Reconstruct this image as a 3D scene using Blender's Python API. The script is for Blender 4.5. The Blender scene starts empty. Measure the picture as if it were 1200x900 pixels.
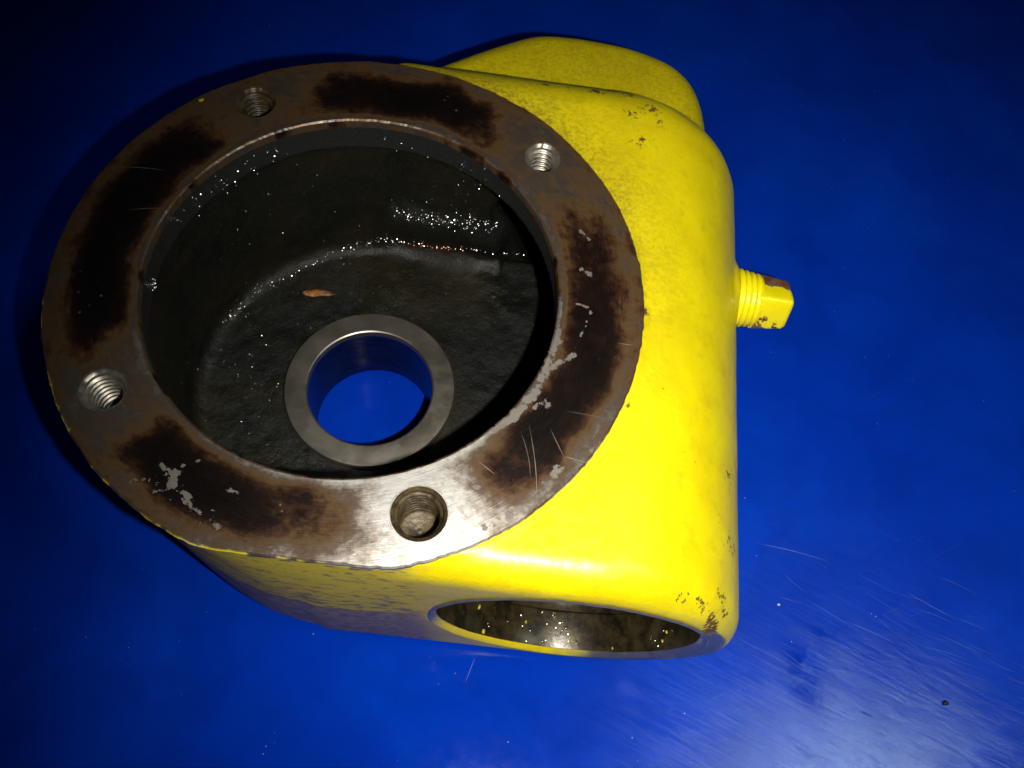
import bpy, bmesh, math, time
import numpy as np
from mathutils import Vector, Matrix

T0 = time.time()
S = 0.1          # metres per model unit (the flange radius is one unit = 100 mm)
ZT = -1.262      # the table top in model units (the flange face is z = 0)

scene = bpy.context.scene
COL = scene.collection

def W(p):
    return Vector((p[0] * S, p[1] * S, (p[2] - ZT) * S))

# ------------------------------------------------------------------ camera
f_px, tilt, roll, cx, cy, cz = 1023.3181, 25.7513, 10.6978, 0.5928, -1.5063, 2.5617
th = math.radians(3.8)
Rz = Matrix.Rotation(-th, 3, 'Z')
t, r = math.radians(tilt), math.radians(roll)
X0 = Vector((1, 0, 0)); D0 = Vector((0, math.sin(t), -math.cos(t))); U0 = Vector((0, math.cos(t), math.sin(t)))
CX = Rz @ (math.cos(r) * X0 + math.sin(r) * U0)
CU = Rz @ (-math.sin(r) * X0 + math.cos(r) * U0)
CD = Rz @ D0
CC = Rz @ Vector((cx, cy, cz))
cam_d = bpy.data.cameras.new('camera')
cam = bpy.data.objects.new('camera', cam_d); COL.objects.link(cam)
M = Matrix((CX, CU, -CD)).transposed().to_4x4()
M.translation = W(CC)
cam.matrix_world = M
cam_d.sensor_width = 36.0
cam_d.lens = f_px / 1200 * 36.0
cam_d.clip_start = 0.01; cam_d.clip_end = 50
scene.camera = cam

def ray_z(uv, z):            # photograph position -> point on a horizontal plane (used to read off positions once)
    d = CD + CX * ((uv[0] - 600) / f_px) - CU * ((uv[1] - 450) / f_px)
    s = (z - CC.z) / d.z
    return CC + d * s

# ------------------------------------------------------------------ light
world = bpy.data.worlds.new('World'); scene.world = world
world.use_nodes = True
bg = world.node_tree.nodes['Background']
bg.inputs['Color'].default_value = (0.55, 0.62, 0.8, 1)
bg.inputs['Strength'].default_value = 0.015

def lamp(name, kind, loc, target, energy, color, **kw):
    d = bpy.data.lights.new(name, kind); d.energy = energy; d.color = color
    for k, v in kw.items(): setattr(d, k, v)
    o = bpy.data.objects.new(name, d); COL.objects.link(o)
    o.location = loc
    o.rotation_euler = (Vector(target) - Vector(loc)).to_track_quat('-Z', 'Y').to_euler()
    return o
# the phone's own flash, beside the lens, aimed a little low and to the right
flash_at = W(CC + CX * 0.27 - CU * 0.10)
lamp('phone_flash', 'SPOT', flash_at, W(ray_z((810, 530), -0.9)), 6.8, (1.0, 0.97, 0.91),
     spot_size=math.radians(92), spot_blend=1.0, shadow_soft_size=0.0028)
# a ceiling lamp far above, whose soft reflection lies on the table at the lower right
glint = W(ray_z((990, 975), ZT))
dirv = (glint - M.translation); dirv.z *= -1; dirv.normalize()
lamp('ceiling_lamp', 'AREA', glint + dirv * 1.6, glint, 0.24, (0.72, 0.95, 1.0), shape='DISK', size=0.36, spread=math.radians(30))

scene.view_settings.view_transform = 'Standard'
scene.view_settings.look = 'None'
scene.view_settings.gamma = 1.0
scene.view_settings.exposure = 0.0
scene.render.resolution_x = 1200; scene.render.resolution_y = 900

# ------------------------------------------------------------------ noise and helpers in numpy
def _hash(ix, iy, iz, seed):
    n = (ix.astype(np.int64) * 73856093) ^ (iy.astype(np.int64) * 19349663) ^ (iz.astype(np.int64) * 83492791) ^ (seed * 2654435761)
    n = (n ^ (n >> 13)) * 1274126177 & 0x7fffffff
    n = (n ^ (n >> 16)) & 0xffff
    return n / 65535.0
def vnoise(p, scale, seed=0):
    q = p * scale; i = np.floor(q); f = q - i; f = f * f * (3 - 2 * f)
    i = i.astype(np.int64); out = 0
    for dx in (0, 1):
        for dy in (0, 1):
            for dz in (0, 1):
                w = (f[:, 0] if dx else 1 - f[:, 0]) * (f[:, 1] if dy else 1 - f[:, 1]) * (f[:, 2] if dz else 1 - f[:, 2])
                out = out + w * _hash(i[:, 0] + dx, i[:, 1] + dy, i[:, 2] + dz, seed)
    return out
def fbm(p, scale, seed=0, oct=4, gain=0.55):
    a, s, o = 1.0, 0.0, 0
    for k in range(oct):
        o = o + a * vnoise(p, scale * 2.03 ** k, seed + k); s += a; a *= gain
    return o / s
def sstep(a, b, x):
    t_ = np.clip((x - a) / (b - a), 0, 1); return t_ * t_ * (3 - 2 * t_)

def mesh_obj(name, V, F, mat, parent=None, smooth=True, origin=None):
    me = bpy.data.meshes.new(name)
    V = np.asarray(V, float).copy()
    V[:, 2] -= ZT; V *= S
    o = bpy.data.objects.new(name, me)
    if parent is not None:
        V -= np.array(parent_world(parent))
    elif origin is not None:
        w = W(origin); V -= np.array(w); o.location = w
    F = [tuple(int(i) for i in f) for f in F] if not isinstance(F, np.ndarray) else F
    if isinstance(F, np.ndarray):
        n, k = F.shape
        me.vertices.add(len(V)); me.vertices.foreach_set('co', V.ravel())
        me.loops.add(n * k); me.loops.foreach_set('vertex_index', F.ravel().astype(np.int32))
        me.polygons.add(n); me.polygons.foreach_set('loop_start', np.arange(0, n * k, k, dtype=np.int32))
        me.update(calc_edges=True)
    else:
        me.from_pydata([tuple(v) for v in V], [], F)
    if smooth:
        me.polygons.foreach_set('use_smooth', np.ones(len(me.polygons), bool))
    me.materials.append(mat)
    COL.objects.link(o)
    if parent is not None: o.parent = parent
    return o
def parent_world(o):
    v = Vector((0, 0, 0))
    while o is not None:
        v = v + Vector(o.location); o = o.parent
    return v
def attr(o, name, vals):
    a = o.data.attributes.new(name, 'FLOAT', 'POINT'); a.data.foreach_set('value', np.asarray(vals, np.float32))

def lathe(profile, centre, n=128, axis='z', closed=False):
    """profile: list of (radius, height) -> verts, quads round an axis through centre"""
    P = np.array(profile, float); m = len(P)
    a = np.linspace(0, 2 * np.pi, n, endpoint=False)
    R_, A = np.meshgrid(P[:, 0], a, indexing='ij'); Z = np.repeat(P[:, 1][:, None], n, 1)
    x, y, z = R_ * np.cos(A), R_ * np.sin(A), Z
    if axis == 'z': V = np.stack([x, y, z], -1)
    elif axis == 'x': V = np.stack([z, x, y], -1)
    else: V = np.stack([y, z, x], -1)
    V = V.reshape(-1, 3) + np.array(centre)
    F = []
    for i in range(m - 1 if not closed else m):
        j = (i + 1) % m
        for k in range(n):
            l = (k + 1) % n
            F.append((i * n + k, i * n + l, j * n + l, j * n + k))
    return V, np.array(F)

# ------------------------------------------------------------------ materials
def new_mat(name):
    m = bpy.data.materials.new(name); m.use_nodes = True
    nt = m.node_tree; b = nt.nodes['Principled BSDF']
    return m, nt, b
class N:
    def __init__(s, nt): s.nt = nt
    def node(s, kind, **kw):
        n = s.nt.nodes.new(kind)
        for k, v in kw.items(): setattr(n, k, v)
        return n
    def link(s, a, b): s.nt.links.new(a, b)
    def coords(s, scale=(1, 1, 1)):
        c = s.node('ShaderNodeTexCoord'); m = s.node('ShaderNodeMapping'); m.inputs['Scale'].default_value = scale
        s.link(c.outputs['Object'], m.inputs['Vector']); return m.outputs['Vector']
    def noise(s, vec, scale, detail=4, rough=0.6, dist=0.0):
        n = s.node('ShaderNodeTexNoise'); n.inputs['Scale'].default_value = scale; n.inputs['Detail'].default_value = detail
        n.inputs['Roughness'].default_value = rough; n.inputs['Distortion'].default_value = dist
        s.link(vec, n.inputs['Vector']); return n.outputs['Fac']
    def voro(s, vec, scale, feat='F1'):
        n = s.node('ShaderNodeTexVoronoi', feature=feat); n.inputs['Scale'].default_value = scale
        s.link(vec, n.inputs['Vector']); return n.outputs['Distance']
    def attr(s, name):
        n = s.node('ShaderNodeAttribute', attribute_name=name); return n.outputs['Fac']
    def math(s, op, a, b=None, clamp=False):
        n = s.node('ShaderNodeMath', operation=op, use_clamp=clamp)
        for i, v in enumerate((a, b)):
            if v is None: continue
            if isinstance(v, (int, float)): n.inputs[i].default_value = v
            else: s.link(v, n.inputs[i])
        return n.outputs[0]
    def rng(s, v, a, b, c=0.0, d=1.0):
        n = s.node('ShaderNodeMapRange', interpolation_type='SMOOTHSTEP')
        s.link(v, n.inputs['Value'])
        for k, x in zip(('From Min', 'From Max', 'To Min', 'To Max'), (a, b, c, d)): n.inputs[k].default_value = x
        return n.outputs['Result']
    def mix(s, fac, a, b):
        n = s.node('ShaderNodeMix', data_type='RGBA')
        if isinstance(fac, (int, float)): n.inputs[0].default_value = fac
        else: s.link(fac, n.inputs[0])
        for i, v in ((6, a), (7, b)):
            if isinstance(v, tuple): n.inputs[i].default_value = (*v, 1)
            else: s.link(v, n.inputs[i])
        return n.outputs[2]
    def mixf(s, fac, a, b):
        n = s.node('ShaderNodeMix', data_type='FLOAT')
        s.link(fac, n.inputs[0])
        for i, v in ((2, a), (3, b)):
            if isinstance(v, (int, float)): n.inputs[i].default_value = v
            else: s.link(v, n.inputs[i])
        return n.outputs[0]
    def ramp(s, fac, stops):
        n = s.node('ShaderNodeValToRGB'); e = n.color_ramp.elements
        while len(e) < len(stops): e.new(0.5)
        for el, (p, c) in zip(e, stops): el.position = p; el.color = (*c, 1)
        s.link(fac, n.inputs['Fac']); return n.outputs['Color']
    def bump(s, h, strength, dist, prev=None):
        n = s.node('ShaderNodeBump'); n.inputs['Strength'].default_value = strength; n.inputs['Distance'].default_value = dist
        s.link(h, n.inputs['Height'])
        if prev is not None: s.link(prev, n.inputs['Normal'])
        return n.outputs['Normal']

def mat_table():
    m, nt, b = new_mat('blue_plastic'); n = N(nt)
    v = n.coords()
    c1 = n.noise(v, 9, 5, 0.6); c2 = n.noise(v, 160, 4, 0.7)
    col = n.mix(n.rng(c1, .35, .7), (0.0006, 0.030, 0.38), (0.0008, 0.040, 0.45))
    # long fine scuffs, all running one way
    tc = n.node('ShaderNodeTexCoord')
    def turned(deg, scale):          # turn first, stretch after
        a = n.node('ShaderNodeMapping'); a.inputs['Rotation'].default_value = (0, 0, math.radians(deg)); n.link(tc.outputs['Object'], a.inputs['Vector'])
        b_ = n.node('ShaderNodeMapping'); b_.inputs['Scale'].default_value = scale; n.link(a.outputs['Vector'], b_.inputs['Vector']); return b_
    vs = turned(24, (14, 420, 1))
    sc = n.noise(vs.outputs['Vector'], 1.0, 3, 0.7, 0.3)
    patch = n.rng(n.noise(v, 14, 3, 0.6), .48, .66)
    scm = n.math('MULTIPLY', n.rng(sc, .62, .74), patch)
    vs2 = turned(-30, (20, 500, 1))
    sc2 = n.math('MULTIPLY', n.rng(n.noise(vs2.outputs['Vector'], 1.0, 2, 0.6), .66, .76), 0.5)
    scr = n.math('ADD', scm, sc2, clamp=True)
    cloud = n.noise(v, 22, 6, .68, .6)
    col = n.mix(n.rng(cloud, .35, .72, 0, .45), col, (0.0005, 0.017, 0.25))
    grime = n.math('MULTIPLY', n.rng(n.noise(v, 380, 4, .75), .56, .72), n.rng(n.noise(v, 17, 3), .45, .7))
    col = n.mix(n.math('MULTIPLY', grime, .35), col, (0.02, 0.06, 0.30))
    specks = n.math('MULTIPLY', n.rng(n.voro(v, 260), .10, .04), n.rng(n.noise(v, 60, 2), .58, .66))
    worn = n.attr('haze'); smear = n.attr('smear')
    # rubbed plastic in the worn corner, also paled to whiten the lamp's glare; wiped dark smears across it
    w2 = n.math('MULTIPLY', worn, n.rng(n.noise(v, 45, 6, 0.7), .25, .75, .6, 1.0), clamp=True)
    smear = n.math('MULTIPLY', smear, n.rng(n.noise(v, 75, 4, .7, .8), .38, .58, .15, 1.0))
    # fine parallel rubbing marks inside the worn corner
    vs3 = turned(21, (40, 800, 1))
    rub = n.noise(vs3.outputs['Vector'], 1.0, 5, .75, .8)
    rubm = n.math('MULTIPLY', n.rng(rub, .46, .68), n.rng(worn, .02, .8))
    w3 = n.math('MULTIPLY', w2, n.math('SUBTRACT', 1.0, smear), clamp=True)
    w3 = n.math('MULTIPLY', w3, n.rng(rub, .3, .6, .55, 1.0), clamp=True)
    col = n.mix(n.math('MULTIPLY', rubm, 0.10), col, (0.12, 0.22, 0.42))
    col = n.mix(n.math('MULTIPLY', w3, 0.22), col, (0.10, 0.16, 0.42))
    col = n.mix(n.math('MULTIPLY', n.math('MULTIPLY', scr, n.rng(worn, .0, .6, .25, 1.0)), 0.10), col, (0.25, 0.35, 0.6))
    col = n.mix(n.math('MULTIPLY', specks, 0.5), col, (0.3, 0.4, 0.6))
    col = n.mix(n.math('MULTIPLY', smear, 0.35), col, (0.0006, 0.012, 0.20))
    n.link(col, b.inputs['Base Color'])
    rgh = n.mixf(w3, 0.10, 0.34)
    rgh = n.math('ADD', rgh, n.rng(c2, .3, .7, -.02, .03))
    n.link(rgh, b.inputs['Roughness'])
    n.link(n.mixf(w3, 0.02, 0.60), b.inputs['Specular IOR Level'])
    bp = n.bump(n.noise(v, 30, 3, .5), 0.03, 0.0006)
    bp = n.bump(c2, 0.05, 0.00003, bp)
    bp = n.bump(scr, 0.2, 0.00006, bp)
    bp = n.bump(rubm, 0.28, 0.00005, bp)
    n.link(bp, b.inputs['Normal'])
    return m

def mat_paint():
    m, nt, b = new_mat('yellow_paint'); n = N(nt)
    v = n.coords()
    big = n.noise(v, 30, 4, .6); fine = n.noise(v, 420, 4, .65); mid = n.noise(v, 130, 4, .65)
    col = n.mix(n.rng(big, .3, .7), (0.62, 0.485, 0.0010), (0.76, 0.61, 0.0012))
    col = n.mix(n.math('MULTIPLY', n.rng(mid, .52, .74), 0.45), col, (0.50, 0.35, 0.002))
    # fine dust grain, heavier beside the flange and on the lobe
    dirt = n.attr('dirt')
    g = n.math('MULTIPLY', dirt, n.rng(n.noise(v, 620, 4, .8), .44, .60), clamp=True)
    col = n.mix(n.math('MULTIPLY', g, 0.85), col, (0.17, 0.11, 0.006))
    col = n.mix(n.math('MULTIPLY', dirt, 0.38), col, (0.42, 0.33, 0.003))
    # pin-holes everywhere
    pin = n.math('MULTIPLY', n.rng(n.voro(v, 330), .16, .07), n.rng(n.noise(v, 75, 3), .60, .68))
    col = n.mix(n.math('MULTIPLY', pin, 0.7), col, (0.10, 0.06, 0.004))
    # chips down to rusty iron
    chip = n.math('ADD', n.attr('chip'), n.rng(n.noise(v, 480, 4, .7), .25, .75, -.5, .5))
    chipm = n.rng(chip, .52, .60)
    col = n.mix(chipm, col, n.mix(n.noise(v, 700, 2), (0.20, 0.10, 0.006), (0.035, 0.015, 0.006)))
    # the bare, greasy grey-brown casting on the lower part of the side
    bare = n.attr('bare'); over = n.attr('overspray')
    streak = n.node('ShaderNodeMapping'); streak.inputs['Scale'].default_value = (180, 180, 420)
    tc = n.node('ShaderNodeTexCoord'); n.link(tc.outputs['Object'], streak.inputs['Vector'])
    st = n.noise(streak.outputs['Vector'], 1.0, 4, .7)
    grey = n.mix(n.rng(n.noise(v, 260, 4, .7), .3, .7), (0.17, 0.13, 0.11), (0.36, 0.28, 0.24))
    om = n.rng(n.math('ADD', over, n.rng(st, .25, .75, -.62, .62)), .40, .75)
    olive = n.mix(om, n.mix(.5, grey, (0.16, 0.10, 0.02)), (0.58, 0.46, 0.015))
    barec = n.mix(over_gate(n, over), grey, olive)
    col = n.mix(bare, col, barec)
    n.link(col, b.inputs['Base Color'])
    fm = n.attr('faced')
    n.link(n.mix(fm, col, n.mix(n.noise(v, 300, 3), (0.16, 0.15, 0.13), (0.34, 0.33, 0.31))), b.inputs['Base Color'])
    n.link(n.math('MULTIPLY', fm, 0.75), b.inputs['Metallic'])
    rr = n.mixf(bare, n.rng(fine, .3, .7, .30, .42), 0.55)
    rr = n.math('ADD', rr, n.math('MULTIPLY', dirt, .22))
    rr = n.mixf(chipm, rr, 0.7)
    n.link(rr, b.inputs['Roughness'])
    bp = n.bump(n.noise(v, 60, 3, .5), 0.25, 0.0010)
    bp = n.bump(mid, 0.42, 0.00045, bp)
    bp = n.bump(fine, 0.5, 0.00016, bp)
    inv = n.math('MULTIPLY', chipm, -1.0)
    bp = n.bump(inv, 0.6, 0.00025, bp)
    n.link(bp, b.inputs['Normal'])
    return m
def over_gate(n, over):
    return n.rng(over, 0.02, 0.12)

def mat_cavity():
    m, nt, b = new_mat('oily_cast_iron'); n = N(nt)
    v = n.coords()
    a = n.noise(v, 25, 5, .6); g = n.noise(v, 520, 4, .75); h = n.noise(v, 1500, 3, .8)
    col = n.mix(n.rng(a, .35, .68), (0.003, 0.004, 0.003), (0.012, 0.0095, 0.003))
    col = n.mix(n.math('MULTIPLY', n.rng(g, .5, .7), .5), col, (0.018, 0.018, 0.010))
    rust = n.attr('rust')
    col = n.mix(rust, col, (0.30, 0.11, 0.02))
    lip = n.attr('lip')
    col = n.mix(lip, col, (0.016, 0.018, 0.016))
    n.link(col, b.inputs['Base Color'])
    wet = n.rng(n.noise(v, 40, 3, .6), .42, .62, 0.55, 0.30)
    n.link(n.mixf(lip, wet, 0.45), b.inputs['Roughness'])
    b.inputs['Specular IOR Level'].default_value = 0.28
    b.inputs['Coat Weight'].default_value = 0.12
    b.inputs['Coat Roughness'].default_value = 0.06
    bp = n.bump(n.noise(v, 90, 3, .6), 0.5, 0.0012)
    bp = n.bump(g, 0.9, 0.0005, bp)
    bp = n.bump(h, 0.9, 0.00012, bp)
    n.link(bp, b.inputs['Normal'])
    bc = n.bump(g, 0.9, 0.0010); bc = n.bump(n.voro(v, 900), 0.8, 0.0006, bc)
    n.link(bc, b.inputs['Coat Normal'])
    return m

def mat_flange():
    m, nt, b = new_mat('oil_stained_steel'); n = N(nt)
    v = n.coords()
    stain = n.attr('stain'); scrape = n.attr('scrape')
    # concentric turning marks (radius and angle are stored on the mesh)
    cmb = n.node('ShaderNodeCombineXYZ'); n.link(n.math('MULTIPLY', n.attr('rad'), 260.0), cmb.inputs[0]); n.link(n.math('MULTIPLY', n.attr('ang'), 5.0), cmb.inputs[1])
    turn = n.noise(cmb.outputs[0], 1.0, 4, .75)
    fine = n.noise(v, 330, 5, .7); mot = n.noise(v, 85, 5, .65)
    s = n.math('ADD', stain, n.rng(fine, .25, .75, -.10, .10))
    s = n.math('ADD', s, n.rng(mot, .25, .75, -.09, .09))
    s = n.math('ADD', s, n.rng(turn, .25, .75, -.09, .09))
    col = n.ramp(s, [(0.0, (0.74, 0.70, 0.64)), (0.16, (0.44, 0.38, 0.31)), (0.32, (0.170, 0.122, 0.092)), (0.46, (0.110, 0.062, 0.024)),
                     (0.60, (0.040, 0.017, 0.007)), (0.76, (0.009, 0.0040, 0.0025)), (1.0, (0.003, 0.0018, 0.0012))])
    flecks = n.math('MULTIPLY', n.rng(n.voro(v, 210), .13, .06), n.rng(n.noise(v, 50, 3), .55, .62))
    sc = n.rng(n.math('ADD', scrape, n.rng(fine, .25, .75, -.42, .42)), .48, .56)
    sc = n.math('MAXIMUM', sc, n.math('MULTIPLY', flecks, .6))
    col = n.mix(sc, col, n.mix(mot, (0.11, 0.092, 0.075), (0.22, 0.195, 0.165)))
    yl = n.attr('yellow_edge')
    col = n.mix(yl, col, (0.72, 0.58, 0.01))
    n.link(col, b.inputs['Base Color'])
    n.link(n.math('MULTIPLY', n.mixf(sc, n.rng(s, .25, .62, .92, .05), 0.35), n.math('SUBTRACT', 1.0, yl)), b.inputs['Metallic'])
    rg = n.rng(s, .2, .8, .42, .27)
    rg = n.math('ADD', rg, n.rng(turn, .3, .7, -.05, .07))
    n.link(n.mixf(sc, rg, 0.55), b.inputs['Roughness'])
    bp = n.bump(turn, 0.35, 0.00012)
    bp = n.bump(mot, 0.35, 0.0004, bp)
    bp = n.bump(fine, 0.4, 0.00015, bp)
    bp = n.bump(sc, 0.5, 0.00012, bp)
    n.link(bp, b.inputs['Normal'])
    return m

def mat_steel(name, c0, c1, rough, metallic=.9, scale=(300, 300, 300), bumpd=0.0001, strength=.4):
    m, nt, b = new_mat(name); n = N(nt)
    v = n.coords(scale); a = n.noise(v, 1.0, 4, .7); p = n.noise(n.coords(), 70, 4, .6)
    col = n.mix(n.rng(n.math('MULTIPLY', n.math('ADD', a, p), .5), .35, .65), c0, c1)
    n.link(col, b.inputs['Base Color']); b.inputs['Metallic'].default_value = metallic
    n.link(n.rng(a, .3, .7, rough - .05, rough + .08), b.inputs['Roughness'])
    n.link(n.bump(a, strength, bumpd), b.inputs['Normal'])
    return m

def mat_plain(name, c, rough=.6, metallic=0.0, bumpd=0.0001, c2=None, scale=400):
    m, nt, b = new_mat(name); n = N(nt)
    a = n.noise(n.coords(), scale, 4, .7)
    n.link(n.mix(n.rng(a, .35, .65), c, c2 or tuple(x * .6 for x in c)), b.inputs['Base Color'])
    b.inputs['Roughness'].default_value = rough; b.inputs['Metallic'].default_value = metallic
    n.link(n.bump(a, .5, bumpd), b.inputs['Normal'])
    return m

def mat_plug():
    m, nt, b = new_mat('chipped_yellow_paint'); n = N(nt)
    v = n.coords()
    chip = n.math('ADD', n.attr('chip'), n.rng(n.noise(v, 330, 3, .6), .25, .75, -.3, .3))
    cm = n.rng(chip, .50, .54)
    col = n.mix(cm, n.mix(n.noise(v, 120, 3), (0.78, 0.62, 0.002), (0.92, 0.78, 0.002)), n.mix(n.rng(n.noise(v, 240, 3), .4, .6), (0.14, 0.035, 0.012), (0.16, 0.12, 0.07)))
    n.link(col, b.inputs['Base Color']); n.link(n.mixf(cm, .3, .5), b.inputs['Roughness'])
    n.link(n.bump(n.math('MULTIPLY', cm, -1.0), .8, .0003), b.inputs['Normal'])
    return m

M_TABLE = mat_table(); M_PAINT = mat_paint(); M_CAV = mat_cavity(); M_FLANGE = mat_flange(); M_PLUG = mat_plug()
M_HUB = mat_steel('turned_steel', (0.22, 0.19, 0.15), (0.27, 0.24, 0.20), .40, scale=(90, 90, 90), strength=.15)
M_BORE = mat_steel('honed_steel', (0.030, 0.026, 0.022), (0.075, 0.066, 0.056), .26, .95, scale=(60, 60, 900))
M_THREAD = mat_steel('thread_steel', (0.17, 0.15, 0.115), (0.42, 0.38, 0.31), .38, .85)
M_THREAD_DARK = mat_steel('oily_thread_steel', (0.012, 0.008, 0.004), (0.10, 0.068, 0.030), .40, .25, strength=.8, bumpd=.0004)
M_DRIP = mat_plain('dark_bore_steel', (0.012, 0.009, 0.004), .28, .4, .0003, (0.055, 0.042, 0.018), 110)

# ------------------------------------------------------------------ the table top
def build_table():
    # fine grid near the part, coarse far away: one sheet
    xs = np.concatenate([[-30, -14, -7, -4, -3], np.arange(-2.4, 3.6, .03), [4, 5, 7, 14, 30]])
    ys = np.concatenate([[-30, -14, -7, -4, -3], np.arange(-2.4, 3.6, .03), [4, 5, 7, 14, 30]])
    Xg, Yg = np.meshgrid(xs, ys, indexing='ij')
    V = np.stack([Xg.ravel(), Yg.ravel(), np.full(Xg.size, ZT)], -1)
    ny = len(ys); i, j = np.meshgrid(np.arange(len(xs) - 1), np.arange(ny - 1), indexing='ij')
    a = (i * ny + j).ravel(); F = np.stack([a, a + ny, a + ny + 1, a + 1], -1)
    o = mesh_obj('table_top', V, F, M_TABLE, smooth=False); o['kind'] = 'structure'
    P = np.array([list(ray_z(uv, ZT)) for uv in ((1000, 1010), (780, 860), (940, 790), (968, 735), (945, 775), (918, 20))])
    def blob(c, rx, ry=None, ang=0):
        d = V[:, :2] - c[:2]; ca, sa = math.cos(ang), math.sin(ang)
        u = (d[:, 0] * ca + d[:, 1] * sa) / rx; w = (-d[:, 0] * sa + d[:, 1] * ca) / (ry or rx)
        return np.exp(-(u * u + w * w))
    haze = (1.0 * blob(P[0], 1.0) + .15 * blob(P[1], .35)) * sstep(.35, 1.6, V[:, 0] - .2 * (V[:, 1] + 1.2))
    sm = blob(P[2], .06, .16, .35) + blob(P[3], .06, .04) + .8 * blob(P[4], .04, .10, -.4) + .5 * blob(P[5], .1, .2)
    attr(o, 'haze', np.clip(haze, 0, 1)); attr(o, 'smear', np.clip(sm * (0.5 + fbm(V, 9, 3)), 0, 1))
    return o
table = build_table()

# ------------------------------------------------------------------ the casting: signed distances on a grid, then surface nets
HOLES = [(-0.494, 0.713), (0.592, 0.634), (-0.691, -0.509), (0.339, -0.779)]
HOLE_R = [0.062, 0.057, 0.063, 0.077]
WX, WZ = 0.885, -0.615      # axis of the cross bore
WR = 0.60

def smin(a, b, k):
    h = np.clip(0.5 + 0.5 * (b - a) / k, 0, 1); return b + (a - b) * h - k * h * (1 - h)
def smax(a, b, k): return -smin(-a, -b, k)
def ext(d2, w, rr):         # rounded extrusion: 2-D distance d2, slab distance w, edge radius rr
    a = d2 + rr; b_ = w + rr
    return np.minimum(np.maximum(a, b_), 0) + np.sqrt(np.maximum(a, 0) ** 2 + np.maximum(b_, 0) ** 2) - rr

BULGE_RAW = np.array([(-0.25, 0.60), (-0.22, 1.18), (0.02, 1.42), (0.40, 1.715), (0.54, 1.79), (0.76, 1.805), (1.04, 1.765), (1.24, 1.66), (1.335, 1.45), (1.345, 1.05), (1.2, 0.60)])
def chaikin(P, k=3):
    for _ in range(k):
        Q = np.roll(P, -1, 0); P = np.stack([.75 * P + .25 * Q, .25 * P + .75 * Q], 1).reshape(-1, 2)
    return P
BULGE = chaikin(BULGE_RAW)
def poly_sdf(x, y, P):
    d = np.full(x.shape, 1e9, np.float32); s = np.ones(x.shape, np.float32)
    n = len(P)
    for i in range(n):
        a, b_ = P[i], P[i - 1]
        ex, ey = b_[0] - a[0], b_[1] - a[1]; wx, wy = x - a[0], y - a[1]
        t_ = np.clip((wx * ex + wy * ey) / (ex * ex + ey * ey), 0, 1)
        d = np.minimum(d, (wx - ex * t_) ** 2 + (wy - ey * t_) ** 2)
        c1, c2, c3 = y >= a[1], y < b_[1], ex * wy > ey * wx
        flip = (c1 & c2 & c3) | (~c1 & ~c2 & ~c3)
        s = np.where(flip, -s, s)
    return s * np.sqrt(d)

def solid(x, y, z):
    # round gear chamber under the flange
    r_ = np.sqrt(x * x + y * y)
    side = 0.985 - 0.03 * np.clip(-z / 1.2, 0, 1)
    d1 = ext(r_ - side, np.maximum(z + 0.013, -1.235 - z), 0.03 + 0.12 * np.clip(-z - .5, 0, 1))
    # cross-bore barrel, hull with a block reaching under the flange
    circ = np.sqrt((x - WX) ** 2 + (z - WZ) ** 2) - WR
    bx = np.maximum(np.maximum(-x - 0.05, x - WX), np.maximum(z - (WZ + WR), WZ - WR - z))
    prof = np.minimum(circ, bx)
    r0_ = 0.035 + 0.085 * np.clip((z - WZ + .15) / .45, 0, 1)
    rr = r0_ + (0.24 - r0_) * np.clip((y + .2) / 0.8, 0, 1)
    d2 = ext(prof, np.maximum(y - 1.165, -0.962 - y), rr)
    d = smin(d1, d2, 0.05)
    # rounded lobe behind
    q = poly_sdf(x, y, BULGE)
    top = z + 0.36 + 0.10 * np.clip(y - 1.2, 0, 1)
    d3 = ext(q, np.maximum(top, -1.235 - z), 0.13)
    d = smin(d, d3, 0.02)
    # cast flat on the near side, drafted both ways from the parting line
    fa = -y - 0.955 - 0.034 * np.clip(-z / .62, 0, 1) + 0.024 * np.clip((-z - .64) / .6, 0, 1)
    k = np.clip((x - .22) / .30, 0, 1); k = k * k * (3 - 2 * k)
    flat = fa * (1 - k) + (-y - 0.963) * k
    d = smax(d, flat, 0.02)
    # a small pad round the plug
    pad = np.sqrt((y - PLUG[1]) ** 2 + (z - PLUG[2]) ** 2)
    d4 = ext(pad - 0.135, np.abs(x - 1.30) - 0.165, 0.02)
    d = smin(d, d4, 0.03)
    # nothing stands above the machined flange
    d = np.maximum(d, np.minimum(z + 0.014, 1.004 - r_))
    return d
PLUG = (1.455, 0.460, -0.50)
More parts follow.
